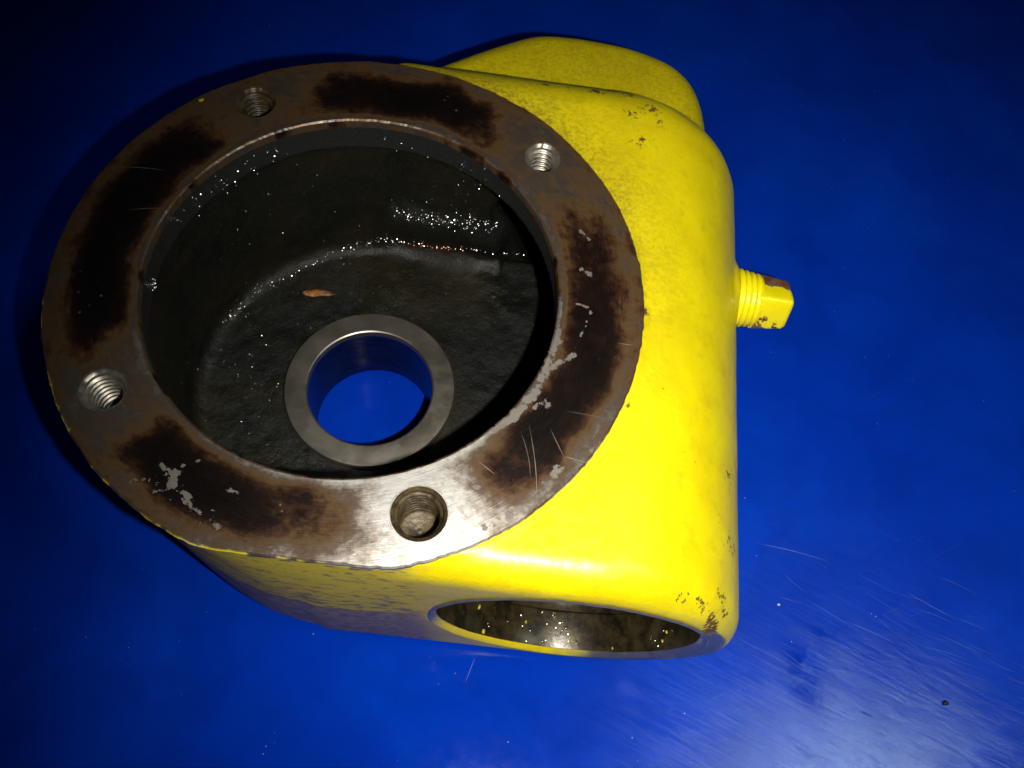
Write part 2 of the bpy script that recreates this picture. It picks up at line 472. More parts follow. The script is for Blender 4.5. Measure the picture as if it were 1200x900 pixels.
def cavity(x, y, z):
    r_ = np.sqrt(x * x + y * y)
    c0 = ext(r_ - 0.704, np.maximum(-z - 0.5, z - 0.2), 0.0)                         # turned mouth, negative inside
    c1 = ext(r_ - 0.735, np.maximum(-0.885 - z, z + 0.145), 0.06)                     # chamber below the lip
    bxx = ext(np.maximum(np.maximum(-x, x - 1.0), np.abs(y) - 0.742), np.maximum(-0.885 - z, z + 0.20), 0.09)
    c = np.minimum(c0 if np.isscalar(c0) else np.maximum(c0, -z - 0.20), smin(c1, bxx, 0.07))
    worm = np.sqrt((x - WX) ** 2 + (z - WZ) ** 2) - 0.474 - 0.018 * np.clip((-y - .945) / .018, 0, 1.3)
    cw = np.maximum(np.maximum(worm, np.minimum(-0.885 - z, .76 - np.abs(y))), np.maximum(-y - 1.5, y - 0.98))
    c = smin(c, cw, 0.01)
    # ledge on the far wall beside the cross bore
    ax, bx_ = 0.03, 0.43
    t_ = np.clip((x - ax) / (bx_ - ax), 0, 1)
    rib = np.sqrt((x - ax - t_ * (bx_ - ax)) ** 2 + (y - 0.80) ** 2 + (z + 0.66 + 0.06 * t_) ** 2) - 0.085
    c = smax(c, -rib, 0.09)
    hub = np.maximum(r_ - 0.345, z + 0.86)
    c = np.maximum(c, -hub)
    c = np.minimum(c, np.maximum(r_ - 0.285, -z - 2))
    for (hx, hy), hr in zip(HOLES, HOLE_R):
        h = np.maximum(np.sqrt((x - hx) ** 2 + (y - hy) ** 2) - (hr + 0.012), -0.42 - z)
        c = np.minimum(c, h)
    return c
def field(x, y, z):
    return np.maximum(solid(x, y, z), -cavity(x, y, z))

def surface_nets(lo, hi, h):
    ax = [np.arange(l, u + h, h, dtype=np.float32) for l, u in zip(lo, hi)]
    nx, ny, nz = map(len, ax)
    D = np.empty((nx, ny, nz), np.float32)
    for i in range(nx):
        y, z = np.meshgrid(ax[1], ax[2], indexing='ij')
        D[i] = field(np.full_like(y, ax[0][i]), y, z)
    ins = D < 0
    c = np.zeros((nx - 1, ny - 1, nz - 1), np.uint8)
    for dx in (0, 1):
        for dy in (0, 1):
            for dz in (0, 1):
                c += ins[dx:nx - 1 + dx, dy:ny - 1 + dy, dz:nz - 1 + dz]
    act = (c > 0) & (c < 8)
    I, J, K = np.nonzero(act)
    idx = np.full(act.shape, -1, np.int32); idx[I, J, K] = np.arange(len(I))
    acc = np.zeros((len(I), 3)); cnt = np.zeros(len(I))
    for a in ((0, 0, 0), (1, 0, 0), (0, 1, 0), (0, 0, 1), (1, 1, 0), (1, 0, 1), (0, 1, 1)):
        for ax_i in range(3):
            if a[ax_i]: continue
            b_ = list(a); b_[ax_i] = 1
            da = D[I + a[0], J + a[1], K + a[2]]; db = D[I + b_[0], J + b_[1], K + b_[2]]
            m_ = (da < 0) != (db < 0); tt = np.where(m_, da / np.where(m_, da - db, 1), 0)
            p = np.array(a, float)[None, :].repeat(len(I), 0); p[:, ax_i] = tt
            acc[m_] += p[m_]; cnt[m_] += 1
    V = (np.stack([I, J, K], -1) + acc / cnt[:, None]) * h + np.array(lo)
    quads = []
    for ax_i in range(3):
        A = [slice(None)] * 3; B = [slice(None)] * 3; A[ax_i] = slice(0, -1); B[ax_i] = slice(1, None)
        a_, b_ = ins[tuple(A)], ins[tuple(B)]
        e = a_ != b_
        o1, o2 = [(1, 2), (2, 0), (0, 1)][ax_i]
        P = np.array(np.nonzero(e)).T
        P = P[(P[:, o1] > 0) & (P[:, o2] > 0) & (P[:, o1] < act.shape[o1]) & (P[:, o2] < act.shape[o2])]
        u = np.zeros(3, int); u[o1] = 1; w = np.zeros(3, int); w[o2] = 1
        q = np.stack([idx[tuple((P - k).T)] for k in (u + w, w, 0 * u, u)], -1)
        fl = a_[tuple(P.T)]
        q[~fl] = q[~fl][:, ::-1]
        quads.append(q)
    Q = np.concatenate(quads); Q = Q[(Q >= 0).all(1)]
    return V, Q

def split_mesh(V, Q, keep):
    q = Q[keep]; used = np.unique(q); mp = np.full(len(V), -1); mp[used] = np.arange(len(used))
    return V[used], mp[q]

def thing(name, label, cat, loc, group=None):
    o = bpy.data.objects.new(name, None); COL.objects.link(o)
    o.location = W(loc); o['label'] = label; o['category'] = cat
    o.empty_display_size = .02
    if group: o['group'] = group
    return o
def tag(o, label, cat, group=None):
    o['label'] = label; o['category'] = cat
    if group: o['group'] = group
    return o

housing = thing('gearbox_housing', 'yellow painted cast gearbox housing with an oil stained round flange, on blue table', 'gearbox housing', (0, 0, ZT))

V, Q = surface_nets((-1.06, -1.02, -1.27), (1.56, 1.90, 0.02), 0.0125)
for _ in range(3):     # slide the vertices onto the surface
    e = 0.004
    f0 = field(*V.T)
    g = np.stack([(field(*(V + d).T) - field(*(V - d).T)) / (2 * e) for d in np.eye(3) * e], -1)
    gn = np.maximum((g * g).sum(-1), .3)
    V = V - np.clip(f0 / gn, -.01, .01)[:, None] * g * 0.8
c = V[Q].mean(1)
is_cav = -cavity(*c.T) > solid(*c.T)
Vb, Qb = split_mesh(V, Q, ~is_cav)
Vc, Qc = split_mesh(V, Q, is_cav)
Vb = Vb + (fbm(Vb, 3.0, 11, 3)[:, None] - .5) * np.array([.008, .006, .010]) * sstep(.02, .1, -Vb[:, 2:3])
body = mesh_obj('cast_body', Vb, Qb, M_PAINT, housing)
# paint wear painted on the casting
Pp = [(ray_z(uv, z), s_, a_) for uv, z, s_, a_ in (
    ((757, 142), -.10, .040, .42), ((735, 118), -.10, .028, .55), ((695, 114), -.08, .018, .72), ((706, 118), -.08, .012, .6), ((735, 150), -.1, .022, .5), ((770, 160), -.1, .02, .4),
    ((640, 100), -.05, .02, .5), ((667, 108), -.06, .015, .55), ((748, 178), -.08, .035, .30), ((778, 118), -.1, .03, .35),
    ((845, 731), -.22, .018, .95), ((838, 722), -.2, .020, .6), ((852, 716), -.25, .015, .55), ((822, 705), -.15, .02, .45), ((846, 700), -.2, .022, .40), ((800, 702), -.12, .018, .40),
    ((855, 640), -.3, .03, .30), ((850, 560), -.3, .03, .27), ((758, 365), -.02, .010, .8), ((737, 475), -.02, .006, .7))]
chip = np.zeros(len(Vb)); grow = fbm(Vb, 14, 5, 3)
for p, s_, a_ in Pp:
    d2_ = (Vb[:, 0] - p.x) ** 2 + (Vb[:, 1] - p.y) ** 2
    chip = np.maximum(chip, (a_ + .12) * np.exp(-d2_ / (2 * s_ * s_)))
rad_b = np.hypot(Vb[:, 0], Vb[:, 1]); angb = np.arctan2(Vb[:, 1], Vb[:, 0])
dirt = np.exp(-np.maximum(rad_b - .985, 0) / .13) * sstep(-.25, .55, angb) * (Vb[:, 2] > -.5) * .95
dirt = 1.25 * dirt * (.35 + 1.1 * fbm(Vb, 5, 15, 4)) + .38 * sstep(1.15, 1.30, Vb[:, 1]) + .25 * sstep(.55, 1.1, Vb[:, 1]) * (grow - .2) + .25 * sstep(1.38, 1.48, Vb[:, 0])
low = sstep(.0, -.0001, Vb[:, 1])
# the side under the flange: bare casting, with thin yellow overspray above the parting line
side_face = (rad_b > .9) | (Vb[:, 1] < -.90)
nrm_flat = (Vb[:, 2] < -.035) & (Vb[:, 1] < .2) & (Vb[:, 0] < .52) & side_face
edge_x = sstep(.46, .30, Vb[:, 0] + .1 * (grow - .5) + .06 * np.clip((Vb[:, 2] + .5), -.5, .5))
bare = np.where(nrm_flat, edge_x, 0)
over = np.where(nrm_flat, sstep(-.64, -.60, Vb[:, 2] + .03 * (fbm(Vb, 20, 8, 3) - .5)) * (.72 + .2 * sstep(-.6, -.05, Vb[:, 2])) * sstep(-1.0, -.25, Vb[:, 0]), 0)
rim_y = (np.abs(Vb[:, 2] + .03) < .03) & side_face & (Vb[:, 1] < .3) & (Vb[:, 0] < .4)
over = np.where(rim_y, .75, over)
rw = np.hypot(Vb[:, 0] - WX, Vb[:, 2] - WZ)
faced = ((Vb[:, 1] < -.950) & (rw < .63) & (Vb[:, 2] < -.40 + .08 * grow) & (Vb[:, 0] > .3)) * sstep(.98, 1.1, Vb[:, 0] - .1 * (Vb[:, 2] + .6) + .2 * (grow - .5))
bare = np.where(Vb[:, 1] < -.90, bare * sstep(.495, .525, rw), bare)
attr(body, 'chip', chip); attr(body, 'dirt', np.clip(dirt, 0, 1)); attr(body, 'bare', bare); attr(body, 'overspray', over); attr(body, 'faced', faced)

# chamber: rough wet casting
lipm = sstep(-.165, -.14, Vc[:, 2])
n_ = np.stack([fbm(Vc, 16, s_, 4, .65) - .5 for s_ in (21, 22, 23)], -1)
Vc = Vc + n_ * 0.013 * (1 - lipm)[:, None] * sstep(.98, .9, np.abs(Vc[:, 1]))[:, None]
cav = mesh_obj('gear_chamber', Vc, Qc, M_CAV, housing)
attr(cav, 'lip', lipm * (np.hypot(Vc[:, 0], Vc[:, 1]) < .72))
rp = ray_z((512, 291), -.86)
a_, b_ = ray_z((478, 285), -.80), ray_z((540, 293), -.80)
rr0 = np.hypot(0, 0)
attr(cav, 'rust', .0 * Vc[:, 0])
# glints made as shape: facets on the chamber wall, turned to mirror the flash
from mathutils.bvhtree import BVHTree
me_c = cav.data
bvh = BVHTree.FromPolygons([tuple(v) for v in Vc], [tuple(int(i) for i in f) for f in Qc])
def on_chamber(uv):
    d = (CD + CX * ((uv[0] - 600) / f_px) - CU * ((uv[1] - 450) / f_px)).normalized()
    if Vector.dot(d, d) == 0: return None
    q = CC + d * ((-.03 - CC.z) / d.z)
    if math.hypot(q.x, q.y) > .695: return None
    h_ = bvh.ray_cast(q, d); return (h_[0], h_[1]) if h_[0] is not None else None
rgd = np.random.default_rng(12)
FL = CC + CX * 0.27 - CU * 0.10
glintV, glintF, redV, redF = [], [], [], []
ua = np.linspace(0, 2 * np.pi, 8, endpoint=False)
def add_glint(hit, rr_, Vl, Fl):
    p_, n_v = hit
    n_g = n_v if n_v.dot(CC - p_) > 0 else -n_v
    hv_ = ((CC - p_).normalized() + (FL - p_).normalized()).normalized()
    n_v = (hv_ + Vector(rgd.normal(0, .17, 3))).normalized()
    p_ = p_ + n_g * rr_ * .35
    t1 = n_v.orthogonal().normalized(); t2 = n_v.cross(t1); b0 = len(Vl)
    el = rgd.uniform(.7, 1.4)
    for ca_, hh in ((1.0, -.35), (.92, .04), (.5, .10)):
        for a in ua: Vl.append(tuple(p_ + t1 * (rr_ * ca_ * math.cos(a) * el) + t2 * (rr_ * ca_ * math.sin(a)) + n_v * (rr_ * hh)))
    Vl.append(tuple(p_ + n_v * (rr_ * .125)))
    for k in (0, 1):
        for i in range(8): Fl.append((b0 + k * 8 + i, b0 + k * 8 + (i + 1) % 8, b0 + (k + 1) * 8 + (i + 1) % 8, b0 + (k + 1) * 8 + i))
    for i in range(8): Fl.append((b0 + 16 + i, b0 + 16 + (i + 1) % 8, b0 + 24))
tracks = [([(262, 382), (285, 352), (327, 328), (370, 307), (395, 295), (430, 283), (455, 281)], 75, 3.0, (.0018, .0050)),
          ([(455, 281), (540, 291), (620, 300)], 34, 1.3, (.003, .0058)),
          ([(468, 247), (500, 256), (540, 261), (582, 266)], 120, 4.0, (.002, .0050)),
          ([(500, 232), (560, 215)], 18, 9, (.001, .003)),
          ([(180, 325), (182, 362)], 14, 1.5, (.002, .004)), ([(205, 250), (240, 225), (268, 215), (300, 190), (330, 177)], 36, 7, (.0015, .0050)),
          ([(240, 440), (300, 420), (290, 480)], 45, 22, (.0012, .0035)), ([(340, 230), (430, 240), (520, 200)], 26, 34, (.0008, .0030)),
          ([(250, 300), (330, 280), (420, 330)], 26, 38, (.0008, .003)), ([(420, 152), (560, 200), (600, 250)], 9, 4, (.0015, .0030)), ([(330, 380), (480, 340), (600, 380)], 30, 25, (.001, .0022))]
for pts_, cnt_, jit, (r0_, r1_) in tracks:
    P_ = np.array(pts_, float); seg = np.r_[0, np.cumsum(np.hypot(*np.diff(P_, axis=0).T))]
    for _ in range(cnt_):
        u_ = rgd.uniform(0, seg[-1]); uv = (np.interp(u_, seg, P_[:, 0]) + rgd.normal(0, jit), np.interp(u_, seg, P_[:, 1]) + rgd.normal(0, jit))
        h_ = on_chamber(uv)
        if h_: add_glint(h_, r0_ + (r1_ - r0_) * rgd.random() ** 2.2, glintV, glintF)
for u_ in np.linspace(0, 1, 16):  # the red glint, made as a row of turned red facets
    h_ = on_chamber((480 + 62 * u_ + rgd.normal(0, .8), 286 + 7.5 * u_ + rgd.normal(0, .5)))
    if h_ and rgd.random() < .85: add_glint(h_, rgd.uniform(.003, .0065), redV, redF)
M_FACET = mat_plain('glint_facets', (0.45, 0.45, 0.40), .22, .9, 0, (0.6, 0.6, 0.55)); M_RED = mat_plain('red_glint', (0.55, 0.10, 0.03), .25, .3, 0, (0.35, 0.08, 0.02))
od = mesh_obj('glint_facets', glintV, glintF, M_FACET, housing); od['kind'] = 'stuff'
rd = mesh_obj('red_glints', redV, redF, M_RED, housing); rd['kind'] = 'stuff'; rd['label'] = 'line of small red glint facets added along the chamber corner'


# ------------------------------------------------------------------ flange face: dense ring with its stains stored on it
def build_flange():
    nr, na = 92, 1300
    a = np.linspace(0, 2 * np.pi, na, endpoint=False)
    ca = np.stack([np.cos(a), np.sin(a), 0 * a], -1)
    wob = (fbm(ca, 40, 31, 3) - .5) * .007 + (fbm(ca, 7, 32, 2) - .5) * .006
    rout = 1.0 + wob
    nick = np.exp(-((a - math.radians(291)) / .012) ** 2) + .7 * np.exp(-((a - math.radians(279)) / .02) ** 2) + .5 * np.exp(-((a - math.radians(284)) / .01) ** 2) + .5 * np.exp(-((a - math.radians(247)) / .02) ** 2)
    rout = rout - .004 * nick
    # trimmed flat on the near side
    yflat = -(.963 + (fbm(ca, 30, 33, 3) - .5) * .006) + .006 * nick
    with np.errstate(divide='ignore'):
        lim = np.where(np.sin(a) < -.5, yflat / np.minimum(np.sin(a), -.5), 9)
    rout = -np.log(np.exp(-rout * 120) + np.exp(-lim * 120)) / 120
    rin = .700 + (fbm(ca, 50, 34, 3) - .5) * .003
    k = np.linspace(0, 1, nr)
    R_ = rin[None] + (rout - rin)[None] * k[:, None]
    A = np.repeat(a[None], nr, 0)
    x, y = R_ * np.cos(A), R_ * np.sin(A); z = np.zeros_like(x)
    # chamfers and rim
    ch = [(rin - .000, -.036), (rin, -.016)]
    rows = [np.stack([rr_ * np.cos(a), rr_ * np.sin(a), np.full(na, zz)], -1) for rr_, zz in ch]
    rows += [np.stack([(rin + .003) * np.cos(a), (rin + .003) * np.sin(a), np.full(na, -.005)], -1)]
    R2 = (rin + .009)[None] + (rout - .007 - rin - .009)[None] * k[:, None]
    for i in range(nr): rows.append(np.stack([R2[i] * np.cos(a), R2[i] * np.sin(a), np.zeros(na)], -1))
    rows.append(np.stack([(rout - .001) * np.cos(a), (rout - .001) * np.sin(a), np.full(na, -.005)], -1))
    rows.append(np.stack([rout * np.cos(a), rout * np.sin(a), np.full(na, -.013)], -1))
    rows.append(np.stack([(rout - .004) * np.cos(a), (rout - .004) * np.sin(a), np.full(na, -.032)], -1))
    V = np.concatenate(rows); m = len(rows)
    i, j = np.meshgrid(np.arange(m - 1), np.arange(na), indexing='ij'); j2 = (j + 1) % na
    F = np.stack([i * na + j, (i + 1) * na + j, (i + 1) * na + j2, i * na + j2], -1).reshape(-1, 4)
    c_ = V[F].mean(1); keep = np.ones(len(F), bool)
    for (hx, hy), hr in zip(HOLES, HOLE_R):
        hr2 = hr + .010
        keep &= ~((np.hypot(c_[:, 0] - hx, c_[:, 1] - hy) < hr2) & (c_[:, 2] > -.003))
        d = np.hypot(V[:, 0] - hx, V[:, 1] - hy); nearv = (d < hr2 + .006) & (V[:, 2] > -.003)
        sc_ = np.where(nearv & (d > hr2 - .006), hr2 / np.maximum(d, 1e-6), 1)
        V[:, 0] = hx + (V[:, 0] - hx) * sc_; V[:, 1] = hy + (V[:, 1] - hy) * sc_
    V, F = split_mesh(V, F, keep)
    o = mesh_obj('flange_face', V, F, M_FLANGE, housing)
    o.data.set_sharp_from_angle(angle=math.radians(25))
    rad = np.hypot(V[:, 0], V[:, 1]); ang = np.arctan2(V[:, 1], V[:, 0])
    P = V.copy(); P[:, 2] = 0
    # oil burnt on in the arcs between the screw holes
    away = np.ones(len(V)); wv = (fbm(P, 5, 41, 4) - .5)
    for (hx, hy), w0, w1 in zip(HOLES, (.13, .12, .13, .13), (.30, .34, .30, .27)):
        d = np.hypot(V[:, 0] - hx, V[:, 1] - hy) + wv * .22
        away = np.minimum(away, sstep(w0, w1, d))
    band = np.exp(-(np.abs(rad - .835 + wv * .08) / .098) ** 3.2)
    deg = np.degrees(ang) % 360
    # how black each arc is (0 = right, 90 = far side)
    key = np.array([0, 15, 30, 47, 60, 80, 100, 124, 140, 160, 190, 205, 216, 230, 250, 262, 272, 281, 294, 302, 312, 325, 345, 360])
    val = np.array([.86, .80, .66, .45, .85, 1.0, .92, .62, .92, 1.02, 1.05, .95, .5, .98, 1.05, .80, .60, .34, .0, .45, .72, .92, .95, .86])
    arc = np.interp(deg, key, val)
    bkey = np.array([0, 45, 90, 130, 180, 215, 240, 262, 275, 285, 294, 305, 320, 345, 360])
    bval = np.array([.39, .38, .35, .39, .41, .34, .34, .20, .08, .03, .0, .08, .20, .33, .39])  # near side: clean steel by the hole, paled wider for the flash glare
    base = np.interp(deg, bkey, bval)
    st = base + (arc - base) * band * away + wv * .10
    st += .22 * sstep(.955, .99, rad) * (fbm(P, 14, 43, 3)) * sstep(0, .2, base)
    st -= .12 * sstep(.745, .715, rad)
    rim_ = sstep(.0085, .0045, np.abs(rad - .999) * 1.0) * sstep(.35, .6, fbm(P, 16, 46, 3)) * (V[:, 2] < -.001)
    st = st * (1 - rim_) + .10 * rim_  # stain thinned along the outer chamfer to paint a pale rim highlight
    edge = sstep(.7115, .708, rad)
    st = st * (1 - edge) + edge * (.34 + .5 * sstep(.40, .8, fbm(P, 11, 44, 3)))
    attr(o, 'stain', np.clip(st, 0, 1.1))
    # scraped-off light patches (positions on the face)
    scr = np.zeros(len(V))
    segs = [((655, 350), (652, 400), .016, .62), ((652, 400), (632, 452), .020, .66), ((632, 452), (600, 490), .020, .72), ((600, 490), (575, 505), .018, .66), ((575, 505), (548, 520), .012, .5), ((632, 440), (672, 415), .014, .6),
            ((672, 415), (692, 365), .008, .5), ((640, 470), (625, 478), .011, .62), ((690, 360), (675, 356), .007, .6), ((638, 472), (643, 474), .016, .6), ((682, 316), (692, 322), .012, .62),
            ((678, 268), (690, 280), .008, .5), ((188, 545), (205, 556), .018, .72), ((200, 555), (202, 570), .020, .6), ((205, 572), (222, 582), .012, .5), ((214, 546), (245, 535), .008, .55),
            ((270, 575), (280, 580), .014, .48), ((640, 565), (655, 550), .018, .52), ((690, 530), (700, 520), .014, .5), ((560, 625), (600, 600), .014, .5), ((600, 598), (625, 590), .012, .5), ((557, 570), (562, 570), .010, .6), ((545, 550), (549, 552), .006, .5), ((200, 600), (330, 640), .02, .28), ((160, 560), (260, 610), .03, .27)]
    for a_, b_, w_, s_ in segs:
        p, q = ray_z(a_, 0), ray_z(b_, 0)
        ex, ey = q.x - p.x, q.y - p.y
        tt = np.clip(((V[:, 0] - p.x) * ex + (V[:, 1] - p.y) * ey) / max(ex * ex + ey * ey, 1e-9), 0, 1)
        d = np.hypot(V[:, 0] - p.x - ex * tt, V[:, 1] - p.y - ey * tt)
        scr = np.maximum(scr, s_ * np.exp(-(d / w_) ** 2))
    attr(o, 'scrape', scr * 1.1)
    redge = rout[np.clip(np.round((ang % (2 * np.pi)) / (2 * np.pi) * na).astype(int), 0, na - 1) % na] - rad
    ye = sstep(.012, .006, redge + .010 * fbm(P, 60, 47, 2)) * sstep(.52, .60, fbm(P, 13, 48, 3)) * sstep(165, 185, deg) * sstep(285, 262, deg)
    attr(o, 'yellow_edge', ye)
    attr(o, 'rad', rad); attr(o, 'ang', ang)
    return o
flange = build_flange()

# fine scratches cut across the flange face
def ribbon(pts, w, z):
    P = np.array(pts, float); d = np.gradient(P, axis=0); nn = np.stack([-d[:, 1], d[:, 0]], -1); nn /= np.maximum(np.linalg.norm(nn, axis=1), 1e-9)[:, None]
    ww = w * np.sin(np.linspace(.12, math.pi - .12, len(P)))[:, None]
    L, R_ = P + nn * ww, P - nn * ww
    V = np.concatenate([np.c_[L, np.full(len(P), z)], np.c_[R_, np.full(len(P), z)]])
    n = len(P); F = [(i + n, i + n + 1, i + 1, i) for i in range(n - 1)]
    return V, F
def ribbons(name, items, z, mat, parent=None):
    VV, FF, o_ = [], [], 0
    for pts, w in items:
        v, f = ribbon(pts, w, z); VV.append(v); FF += [tuple(i + o_ for i in q) for q in f]; o_ += len(v)
    return mesh_obj(name, np.concatenate(VV), FF, mat, parent, smooth=False)
def px_curve(a, b, z, bow=0.0, n=12):
    p, q = ray_z(a, z), ray_z(b, z); tt = np.linspace(0, 1, n)
    x = p.x + (q.x - p.x) * tt; y = p.y + (q.y - p.y) * tt
    k = bow * np.sin(tt * math.pi); x -= (q.y - p.y) * k; y += (q.x - p.x) * k
    return np.stack([x, y], -1)
M_SCR = mat_steel('fresh_scratch', (0.30, 0.24, 0.17), (0.50, 0.42, 0.32), .35, .7)
fl_scr = [(px_curve(a, b, 0, bw), w) for a, b, bw, w in (
    ((620, 498), (629, 602), .03, .0009), ((645, 503), (662, 538), 0, .0012), ((660, 535), (692, 544), .02, .0016), ((663, 482), (722, 494), .02, .0008), ((724, 402), (742, 405), 0, .0014), ((610, 505), (622, 560), .04, .0006),
    ((142, 196), (195, 200), .03, .0010), ((150, 246), (190, 244), .02, .0009), ((92, 318), (96, 318), 0, .0008), ((560, 540), (580, 556), 0, .0009))]
so = ribbons('scratch', fl_scr, 0.0006, M_SCR, housing); so['kind'] = 'stuff'

# light scratches in the worn corner of the table
rng = np.random.default_rng(7)
M_TSCR = mat_plain('scuffed_plastic', (0.035, 0.075, 0.36), .5, 0, .00005, (0.006, 0.042, 0.40), 160)
items = [(px_curve(a, b, ZT, bw), w) for a, b, bw, w in (
    ((888, 637), (971, 658), .02, .0030), ((990, 728), (1050, 755), .02, .0022), ((1065, 695), (1120, 725), -.02, .0020), ((970, 785), (1020, 795), .05, .0028), ((1020, 793), (1090, 850), .03, .0024), ((985, 830), (1060, 850), .03, .0026), ((1060, 850), (1140, 895), .03, .0026), ((1030, 815), (1075, 850), 0, .0018), ((545, 800), (557, 770), 0, .0015))]
for _ in range(230):
    u = rng.normal(1030, 105); v_ = rng.normal(825, 75)
    if u < 885 or u > 1240 or v_ > 940 or v_ < 620: continue
    L = rng.uniform(12, 75); an = math.radians(rng.normal(26, 9))
    items.append((px_curve((u, v_), (u + L * math.cos(an), v_ + L * math.sin(an)), ZT, rng.normal(0, .03)), rng.uniform(.0006, .0014)))
ts = ribbons('scratch', items, ZT + .0012, M_TSCR, table); ts['kind'] = 'stuff'

# ------------------------------------------------------------------ threaded screw holes
def threaded_hole(hx, hy, R0, depth, pitch, mat, bottom_z):
    n, per = 72, 10
    turns = depth / pitch; rows = int(turns * per)
    a = np.linspace(0, 2 * np.pi, n, endpoint=False)
    V = []
    rj = (vnoise(np.stack([np.cos(a) * 3 + hx * 9, np.sin(a) * 3, 0 * a], -1), 3, 51) - .5) * .006
    for rr_, zz in ((R0 + .013, .0007), (R0 + .010, -.003), (R0 + .002, -.010)):
        V.append(np.stack([hx + (rr_ + rj) * np.cos(a), hy + (rr_ + rj) * np.sin(a), np.full(n, zz)], -1))
    for k in range(rows + 1):
        zz = -.012 - depth * k / rows
        ph = (-zz / pitch + a / (2 * np.pi)) % 1.0
        prof = 1 - np.abs(2 * ph - 1)
        rr_ = R0 - .013 * sstep(.15, .75, prof) * min(1, k / 6)
        V.append(np.stack([hx + rr_ * np.cos(a), hy + rr_ * np.sin(a), np.full(n, zz)], -1))
    for rr_, dz in ((R0 * .86, 0), (R0 * .76, .010), (R0 * .68, -.006), (R0 * .56, .005), (R0 * .46, -.010), (R0 * .32, -.002), (R0 * .18, -.012), (.0008, -.006)):
        V.append(np.stack([hx + rr_ * np.cos(a), hy + rr_ * np.sin(a), np.full(n, -.012 - depth + dz)], -1))
    m = len(V); V = np.concatenate(V)
    i, j = np.meshgrid(np.arange(m - 1), np.arange(n), indexing='ij'); j2 = (j + 1) % n
    F = np.stack([i * n + j, i * n + j2, (i + 1) * n + j2, (i + 1) * n + j], -1).reshape(-1, 4)
    return mesh_obj('threaded_hole', V, F, mat, housing)
for k, ((hx, hy), hr) in enumerate(zip(HOLES, HOLE_R)):
    o = threaded_hole(hx, hy, hr, (.30, .30, .30, .17)[k], .024, M_THREAD_DARK if k in (0, 3) else M_THREAD, 0)
    if k == 3: o['label'] = 'shallow dark screw hole with brown oil at its bottom'

# ------------------------------------------------------------------ hub ring and its bore
prof = [(.345, -.93), (.3610, -.925), (.3610, -.852), (.357, -.8465), (.352, -.8456), (.272, -.8456), (.2665, -.849), (.2640, -.856), (.2640, -.90)]
V, F = lathe(prof, (0, 0, 0), 160)
hub = mesh_obj('hub_ring', V, F, M_HUB, housing); hub.data.set_sharp_from_angle(angle=math.radians(30))
V, F = lathe([(.2640, -.88), (.2638, -.95), (.2638, -1.05), (.2638, -1.15), (.2638, -1.222), (.270, -1.232), (.30, -1.236)], (0, 0, 0), 160)
bore = mesh_obj('hub_bore', V, F, M_BORE, housing)

# ------------------------------------------------------------------ cross bore: machined seat seen through the near end
prof = [(.502, -.9600), (.493, -.9665), (.489, -.9660), (.473, -.9480), (.4695, -.945)]
V, F = lathe(prof, (WX, 0, WZ), 200, axis='y')
V[:, 1] += (fbm(V, 20, 77, 3) - .5) * .004
cham = mesh_obj('bore_chamfer', V, F, M_PAINT, housing)
tq = sstep(.95, 1.12, V[:, 0] - .35 * (V[:, 2] + .9) + .2 * (fbm(V, 9, 78, 3) - .5))
attr(cham, 'faced', np.maximum(tq, .9 * sstep(-.80, -.62, V[:, 2])))
prof = [(.505, -.9665), (.4715, -.9465), (.4695, -.94), (.4695, -.80), (.455, -.795), (.455, -.70), (.4695, -.695)]
V, F = lathe([(r_, z_) for r_, z_ in prof[1:]], (WX, 0, WZ), 144, axis='y')
seat = mesh_obj('bearing_seat', V, F, M_DRIP, housing); seat.data.set_sharp_from_angle(angle=math.radians(30))

# ------------------------------------------------------------------ drain plug: painted threaded collar and square head
px_, py_, pz_ = PLUG
prof = [(.0, 1.44)]
prof = [(.118, 1.42)]
x_ = 1.47
for i in range(4):
    r0 = .120 - .004 * i
    prof += [(r0 - .006, x_), (r0 + .004, x_ + .008), (r0 + .004, x_ + .014), (r0 - .006, x_ + .022)]
    x_ += .024
prof += [(.103, x_ + .002), (.085, x_ + .012), (.06, x_ + .014)]
V, F = lathe([(r_, z_) for r_, z_ in prof], (0, py_, pz_), 72, axis='x')
plug = mesh_obj('drain_plug', V, F, M_PLUG, housing)
attr(plug, 'chip', np.zeros(len(V)) + .12)
bm = bmesh.new()
hx0, hx1, s0, s1 = x_ + .002, 1.700, .087, .078
def rsq(s_, x, c_):
    pts = []
    for sx, sy in ((1, 1), (-1, 1), (-1, -1), (1, -1)):
        for k in range(4):
            a0 = {(1, 1): 0, (-1, 1): 90, (-1, -1): 180, (1, -1): 270}[(sx, sy)] + k * 30
            pts.append((x, sx * (s_ - c_) + c_ * math.cos(math.radians(a0)), sy * (s_ - c_) + c_ * math.sin(math.radians(a0))))
    return pts
rows = [rsq(s0, hx0 - .02, .02)]
for tt in np.linspace(0, 1, 8): rows.append(rsq(s0 + (s1 - s0) * tt, hx0 + (hx1 - hx0 - .02) * tt, .02))
rows += [rsq(s1 - .006, hx1 - .007, .02), rsq(s1 - .020, hx1, .02), rsq(.03, hx1 + .001, .012)]
ra = math.radians(-20); head_v = []
for rw_ in rows:
    for (x, y, z) in rw_:
        head_v.append((x, py_ - .004 + y * math.cos(ra) - z * math.sin(ra), pz_ + y * math.sin(ra) + z * math.cos(ra)))
n = 16; F = []
for i in range(len(rows) - 1):
    for k in range(n): l = (k + 1) % n; F.append((i * n + k, i * n + l, (i + 1) * n + l, (i + 1) * n + k))
F.append(tuple(range((len(rows) - 1) * n, len(rows) * n)))
me_v = np.array(head_v)
me_v_full = me_v
head = bpy.data.meshes.new('tmp')
head.from_pydata([tuple(v) for v in me_v], [], F)
